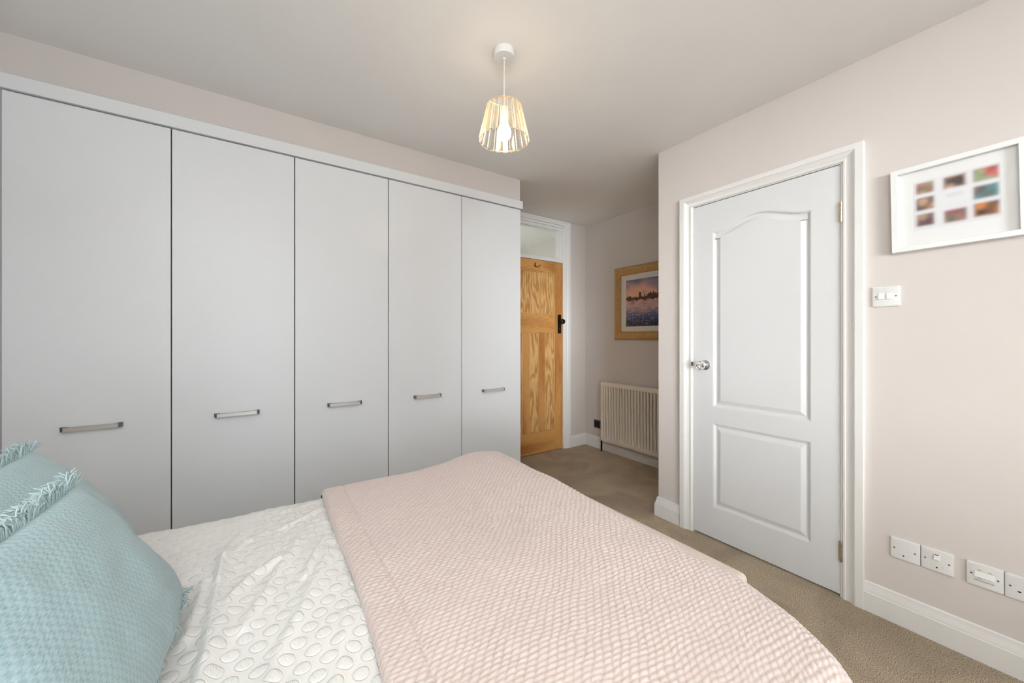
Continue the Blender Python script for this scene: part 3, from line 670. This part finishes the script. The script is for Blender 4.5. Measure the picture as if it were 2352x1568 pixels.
MB().box((-.0200, -hw+.0205, -hh+.0205), (-.0192, hw-.0205, hh-.0205)).build('glazing', pane_m, wp)

# ------------------------------------------------------------------ pendant lamp
LXp, LYp = .872, 1.3566
pl = thing('pendant_light', 'lit pendant light with a tapered shade of crystal strips on the ceiling', 'pendant light', (LXp, LYp, ZC))
smooth_by_angle(MB().lathe([(.046, 0), (.046, -.026), (.044, -.030), (.008, -.031), (.007, -.037), (.003, -.038)], (0, 0, 0), 'z', 40).build('ceiling_rose', trim_m, pl), .5)
MB().tube([(0, 0, -.03), (0, 0, -.245)], .0027, 10).build('cord', plastic, pl)
smooth_by_angle(MB().lathe([(.006, -.238), (.018, -.244), (.019, -.285), (.015, -.299)], (0, 0, 0), 'z', 24).build('lamp_holder', plastic, pl), .5)
bp_ = [(r0, z0-.010) for r0, z0 in [(.012, -.288), (.014, -.300), (.022, -.314), (.0285, -.330), (.030, -.343), (.0275, -.358), (.019, -.369), (.008, -.3735)]]
smooth_by_angle(MB().lathe(bp_, (0, 0, 0), 'z', 24).build('bulb', bulb_m, pl), 1.5)
zt, zb, rt, rb_ = 2.190-ZC, 2.045-ZC, .073, .1055
def ringt(z, r, w_=.0014): return MB().tube([(r*math.cos(2*PI*k/48), r*math.sin(2*PI*k/48), z) for k in range(49)], w_, 6, cap=False)
ringt(zt, rt-.002).build('top_ring', gold_wire, pl); ringt(zb+.003, rb_-.004).build('bottom_ring', gold_wire, pl)
MB().tube([(-rt, 0, zt), (0, 0, zt-.004), (rt, 0, zt)], .0012, 6).tube([(0, -rt, zt), (0, 0, zt-.004), (0, rt, zt)], .0012, 6).build('spider', gold_wire, pl)
NS = 20
sv = []
for (r, z, w_) in ((rb_, zb, .0128), (rt, zt, .0092)):
    for (dr, dy) in ((-.0028, -w_), (-.0028, w_), (.0012, w_), (.0034, w_*.78), (.0034, -w_*.78), (.0012, -w_)): sv.append((r+dr, dy, z))
sf = [(i, (i+1) % 6, 6+(i+1) % 6, 6+i) for i in range(6)]+[(5, 4, 3, 2, 1, 0), (6, 7, 8, 9, 10, 11)]
s0 = mesh('crystal_strip', sv, sf, [crystal_m, crystal_edge_m], pl)
for i_, p_ in enumerate(s0.data.polygons): p_.material_index = 0 if i_ in (0, 3) else 1
for k in range(1, NS):
    c_ = s0.copy(); C.objects.link(c_); c_.rotation_euler = (0, 0, 2*PI*k/NS)
# ------------------------------------------------------------------ bed
BXF, BYA, BYB, BT = 1.035, .165, 1.665, .590
bed = thing('double_bed', 'double bed along the wardrobe with pale fabric base', 'bed', (.1, .915, 0))

def rounded_slab(x0, x1, y0, y1, z0, z1, r):
    P = [(x0, y0), (x1-r, y0)]+[(x1-r+r*math.sin(a*PI/20), y0+r-r*math.cos(a*PI/20)) for a in range(1, 10)]+[(x1, y0+r), (x1, y1), (x0, y1)]
    n = len(P); mb = MB(); mb.add([(x, y, z0) for x, y in P]+[(x, y, z1) for x, y in P], [(i, (i+1) % n, n+(i+1) % n, n+i) for i in range(n)]+[tuple(range(n))[::-1], tuple(range(n, 2*n))]); return mb
child(rounded_slab(-.88, BXF-.06, BYA+.04, BYB-.035, .33, .55, .32), 'mattress', sheet_m, bed, bevel=.03, seg=4)
child(rounded_slab(-.88, BXF-.07, BYA+.05, BYB-.05, .06, .33, .32), 'bed_base', base_m, bed, bevel=.01)
for (a, b) in ((-.8, .3), (-.8, 1.5), (.75, .35), (.85, 1.5)):
    child(MB().box((a-.025, b-.025, 0), (a+.025, b+.025, .062)), 'leg', black_iron, bed)

def top_z(x, y):
    z = BT+.006*np.sin(x*3.1+y*2.3)+.004*np.sin(x*7.3-y*5.1+1)
    z = z+.020*np.exp(-((x-.86)/.13)**2)*np.clip((y-.6)/.6, 0, 1)-.012*np.exp(-((x-.62)/.16)**2-((y-1.15)/.3)**2)
    z = z+.012*np.exp(-((x-.80)/.16)**2-((y-1.5)/.15)**2)
    return z
def drape(U, V, r, off, lift):
    x1 = BXF-r+lift; y0 = BYA+r-lift; y1 = BYB-r+lift
    ox = np.maximum(0, U-x1); oy = np.where(V > y1, V-y1, np.where(V < y0, V-y0, 0))
    d = np.hypot(ox, oy)+1e-9; nx, ny = ox/d, oy/d; a = np.minimum(d/r, PI/2)
    hz = r*np.sin(a); dz = r*(1-np.cos(a))+np.maximum(0, d-r*PI/2)
    cx, cy = np.minimum(U, x1), np.clip(V, y0, y1)
    rip = .010*np.sin((U*ny+V*nx)*26)*np.clip((d-r*1.3)/.2, 0, 1)
    hz = hz+rip
    N = np.stack([nx*np.sin(a), ny*np.sin(a), np.cos(a)], -1)
    P = np.stack([cx+nx*hz, cy+ny*hz, top_z(cx, cy)+lift-dz], -1)
    P = P+N*off[..., None]
    P[..., 0] -= 1.42*np.clip(.55-(P[..., 1]+lift*1.3), 0, .5)**2*np.clip((P[..., 0]-.35)/.6, 0, 1)
    return P
def seg_axis(parts):
    out = []
    for (a, b, st) in parts: out.append(np.arange(a, b, st))
    out.append(np.array([parts[-1][1]])); return np.concatenate(out)
# -- duvet
xs = seg_axis([(-.86, -.45, .02), (-.45, .32, .0040), (.32, 1.28, .03)]); ysv = seg_axis([(-.12, .2, .02), (.2, 1.70, .0045), (1.70, 2.0, .02)])
U, V_ = np.meshgrid(xs, ysv)
def ridge(P, pts, amp, w_):
    best = np.zeros(U.shape)
    for (a, b) in zip(pts[:-1], pts[1:]):
        ax, ay = a[:2]; bx, by = b[:2]; dx, dy = bx-ax, by-ay; L2 = dx*dx+dy*dy
        t = np.clip(((U-ax)*dx+(V_-ay)*dy)/L2, 0, 1); d = np.hypot(U-(ax+t*dx), V_-(ay+t*dy))
        best = np.maximum(best, np.exp(-(d/w_)**2))
    return amp*best
c_, s_ = math.cos(TH), math.sin(TH)
def px(x, y, z=BT+.01):
    u = (x-1176)/857.31; v = -(y-773.57)/857.31; d = (c_*u+s_, -s_*u+c_); t = (z-CH)/v; return (d[0]*t, d[1]*t)
off = np.zeros(U.shape)
folds = [([(440, 1600), (472, 1500), (492, 1387), (513, 1273)], .013, .016), ([(470, 1580), (500, 1470), (525, 1375), (579, 1318), (640, 1280)], .011, .017), ([(505, 1330), (520, 1260), (560, 1210)], .008, .016),
         ([(560, 1440), (600, 1370), (650, 1290), (680, 1240)], .008, .018), ([(600, 1600), (640, 1500), (690, 1400), (735, 1310), (750, 1260)], .009, .020), ([(700, 1320), (722, 1270), (750, 1225)], .008, .012),
         ([(640, 1210), (690, 1185), (740, 1160)], .006, .014), ([(520, 1280), (560, 1240), (610, 1215)], .006, .013), ([(425, 1470), (450, 1400), (470, 1330)], .010, .016), ([(775, 1568), (790, 1470), (800, 1400)], .006, .02), ([(650, 1165), (700, 1150), (740, 1140)], .004, .012)]
for (pts, a, w_) in folds: off += ridge(None, [px(*p) for p in pts], a*1.05, w_*.72)
off += .010*(vnoise(U*7, V_*7, 3)-.5)+.003*(vnoise(U*18+3, V_*14, 4)-.5)
dc = np.full(U.shape, 9.)
wx = U+.012*(vnoise(U*14, V_*14, 12)-.5)*0; 
for (a, b) in ((0, 0), (CX/2, CY/2)):
    d = np.hypot((U+a+CX/2) % CX-CX/2, (V_+b+CY/2) % CY-CY/2); dc = np.minimum(dc, d)
off += .0019*np.clip(1-(dc/.0155)**2, 0, 1)**.8
P = drape(U, V_, .10, off, .0)
dv = grid_mesh('duvet', P, np.stack([U, V_], -1), duvet_m); tag(dv, 'white duvet with embossed circles covering the head half of the bed', 'duvet')
# -- throw
edge_px = [(738, 1118), (752, 1170), (778, 1240), (812, 1320), (845, 1420), (872, 1530), (888, 1600)]
ep = [px(*p, z=BT+.02) for p in edge_px]; ep = sorted([(p[1], p[0]) for p in ep]); eY = np.array([p[0] for p in ep]); eX = np.array([p[1] for p in ep])
def edge_x(y):
    k = np.polyfit(eY, eX, 3); return np.polyval(k, np.clip(y, eY[0], eY[-1]))
xr = seg_axis([(0, .98, .0030), (.98, 1.45, .008)]); ysv = seg_axis([(-.02, .12, .006), (.12, 1.78, .0022), (1.78, 2.02, .01)])
S0, V_ = np.meshgrid(xr, ysv); U = S0+edge_x(V_)
jx = .008*(vnoise(U*30, V_*30, 31)-.5)+.012*(vnoise(U*5, V_*5, 32)-.5); jy = .007*(vnoise(U*30+7, V_*30, 33)-.5)+.012*(vnoise(U*5, V_*5+9, 34)-.5)
ux, vy = U+jx, V_+jy
row = vy/.0112+.10*ux/.0112; ri = np.floor(row); t = row-ri
sh = (ux-vy)/.0226+.0*ri; s_i = np.floor(sh); q = sh-s_i
pa = lambda x, e: np.clip(1-np.abs(2*x-1)**e, 0, 1)
hgt = pa(q, 3.0)**.6*pa(t, 2.4)**.55*(1+.25*(vnoise(s_i*3.3, ri*2.7, 35)-.5))
hgt = hgt*(1-.45*np.exp(-((S0-.075)/.002)**2))
amp = np.clip(S0/.02, .15, 1)
off = .0030*hgt*amp*(.75+.5*vnoise(U*9, V_*9, 39))+.007*(vnoise(U*6, V_*6, 36)-.5)+.003*(vnoise(U*15, V_*15, 37)-.5)+.004
off -= .0025*np.exp(-((S0-.075)/.005)**2)
off += np.where(S0 < .012, -.016*(1-np.sqrt(np.clip(1-(1-S0/.012)**2, 0, 1))), 0)
P = drape(U, V_, .105, off, .018)
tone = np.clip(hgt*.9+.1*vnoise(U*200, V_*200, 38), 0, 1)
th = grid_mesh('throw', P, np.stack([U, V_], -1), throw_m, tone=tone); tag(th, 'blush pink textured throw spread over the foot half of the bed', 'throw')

# ------------------------------------------------------------------ cream ottoman at the foot
ot = thing('ottoman_bench', 'low cream bench at the foot of the bed, mostly hidden by the pink throw', 'bench', (1.29, 1.05, 0))
child(MB().box((1.145, .64, .05), (1.445, 1.46, .29)), 'body', cream_m, ot, bevel=.012)
child(MB().box((1.14, .634, .292), (1.45, 1.466, .352)), 'lid', cream_m, ot, bevel=.022, seg=5)
for a in (1.17, 1.42):
    for b in (.67, 1.43): child(MB().box((a-.015, b-.015, 0), (a+.015, b+.015, .052)), 'leg', black_iron, ot)

# ------------------------------------------------------------------ pillows and cushions
def pillow_grid(wd_, ht, th_, n=70, taper=0, pinch=.05, puff=.5):
    u = np.linspace(-1, 1, n); u = np.sign(u)*(1-(1-np.abs(u))**1.35)
    A, B = np.meshgrid(u, u)
    base = (1-A**2)**puff*(1-B**2)**puff
    x = A*wd_/2*(1-pinch*(1-B**2)*np.abs(A)**3*0-pinch*(B**2)*0); y = B*ht/2
    x = x*(1-pinch*(1-B**4)*1.0*np.abs(A)**2*.6); y = y*(1-pinch*(1-A**4)*np.abs(B)**2*.6)
    x = x*(1-taper*B)
    return A, B, x, y, base*th_/2
def cushion(name, label, Cn, ax_w, ax_h, wd_, ht, th_f, th_b, m, fringe=True, cat='cushion', sag=0, taper=0):
    Cn = Vector(Cn); aw = Vector(ax_w).normalized(); ah = Vector(ax_h); ah = (ah-aw*ah.dot(aw)).normalized(); nn = aw.cross(ah)
    if nn.x < 0: nn = -nn
    t = thing(name, label, cat, Cn)
    A, B, x, y, h = pillow_grid(wd_, ht, 2.0, taper=taper)
    hf = h*th_f*(1-.22*B); hb = -h*th_b
    hf = hf+(.004*(vnoise(x*30+50, y*30+50, 51)-.5)+.010*(vnoise(x*11+50, y*11+50, 52)-.5))*np.clip(h*3, 0, 1)
    aw_, ah_, nn_ = (np.array(v) for v in (aw, ah, nn))
    ff = x[..., None]*aw_+y[..., None]*ah_+hf[..., None]*nn_; bb = x[..., None]*aw_+y[..., None]*ah_+hb[..., None]*nn_
    if sag: ff = ff+np.array([0, 0, -1])*(sag*np.clip(-B, 0, 1)*h)[..., None]
    uv = np.stack([x, y], -1)
    # one closed mesh: front + back
    n = A.shape[0]; V = np.concatenate([ff.reshape(-1, 3), bb.reshape(-1, 3)]); idx = np.arange(n*n).reshape(n, n)
    q = np.stack([idx[:-1, :-1], idx[:-1, 1:], idx[1:, 1:], idx[1:, :-1]], -1).reshape(-1, 4)
    right = float(np.dot(np.cross(aw_, ah_), nn_)) > 0
    F = np.concatenate([q if right else q[:, ::-1], (q+n*n)[:, ::-1] if right else q+n*n])
    o = mesh('cover', V.tolist(), F.tolist(), m, t, smooth=True)
    l = o.data.uv_layers.new(name='UVMap'); uvv = np.concatenate([uv.reshape(-1, 2)]*2); l.data.foreach_set('uv', uvv[F.reshape(-1)].reshape(-1).astype(np.float32))
    import bmesh
    bm = bmesh.new(); bm.from_mesh(o.data); bmesh.ops.remove_doubles(bm, verts=bm.verts, dist=1e-5); bm.to_mesh(o.data); bm.free()
    if fringe:
        V = []; F = []; r_ = random.Random(len(label)*7+3)
        fb = MB()
        def edge_pts(Bv):
            j = n-1 if Bv > 0 else 0
            return [Vector(ff[j, i]) for i in range(n)]
        for Bv in (1, -1):
            E = edge_pts(Bv); out = ah*Bv
            for k in range(330 if Bv > 0 else 120):
                f_ = r_.random()*(n-1.001); i = int(f_); p = E[i].lerp(E[i+1], f_-i)
                L = .020+.012*r_.random(); side = r_.uniform(-.55, .55); curl = r_.uniform(-.2, 1.0)
                d0 = (out*(.8+.3*r_.random())+nn*r_.uniform(-.35, .55)+aw*side).normalized()
                d1_ = (d0-nn*curl*.9+aw*r_.uniform(-.6, .6)-Vector((0, 0, .25))).normalized()
                p1 = p+d0*L*.5; p2 = p1+d1_*L*.35; p3 = p2+(d1_-out*.5-nn*curl*.3).normalized()*L*.3
                fb.tube([p-out*.002, p1, p2, p3], [.0013, .0012, .0011, .0008], 4, cap=False)
            # knotted tassels at the two corners
            for ci, sgn in ((0, -1), (n-1, 1)):
                p = E[ci]
                for k in range(26):
                    d0 = (out*.5+aw*sgn*.9*(1 if True else 0)+nn*r_.uniform(-.4, .5)+Vector((r_.uniform(-.4, .4), r_.uniform(-.4, .4), r_.uniform(-.3, .4)))).normalized()
                    fb.tube([p, p+d0*.014, p+d0*.026+Vector((0, 0, -.002))], [.0016, .0013, .0007], 4, cap=False)
        fo = fb.build('fringe', fringe_m, t, smooth=True); fo['kind'] = 'stuff'
    return t
cushion('cushion', 'teal woven cushion with fringed seam, nearest and lowest at the left', (-.215, .79, .790), (.04, 1, .0), (-.12, 0, .30), .46, .325, .060, .05, cushion_m, taper=.28)
cushion('cushion', 'teal woven fringed cushion standing behind the front one, by the wardrobe', (-.36, 1.105, .785), (.02, 1, .0), (-.15, 0, .30), .47, .345, .090, .05, cushion_m, taper=.12)
cushion('pillow', 'white pillow tucked behind the front teal cushion', (-.56, .62, .785), (0, 1, 0), (-.35, 0, .94), .66, .33, .075, .07, sheet_m, fringe=False, cat='pillow')
cushion('pillow', 'white pillow tucked behind the rear teal cushion', (-.60, 1.30, .785), (0, 1, 0), (-.35, 0, .94), .60, .33, .075, .07, sheet_m, fringe=False, cat='pillow')
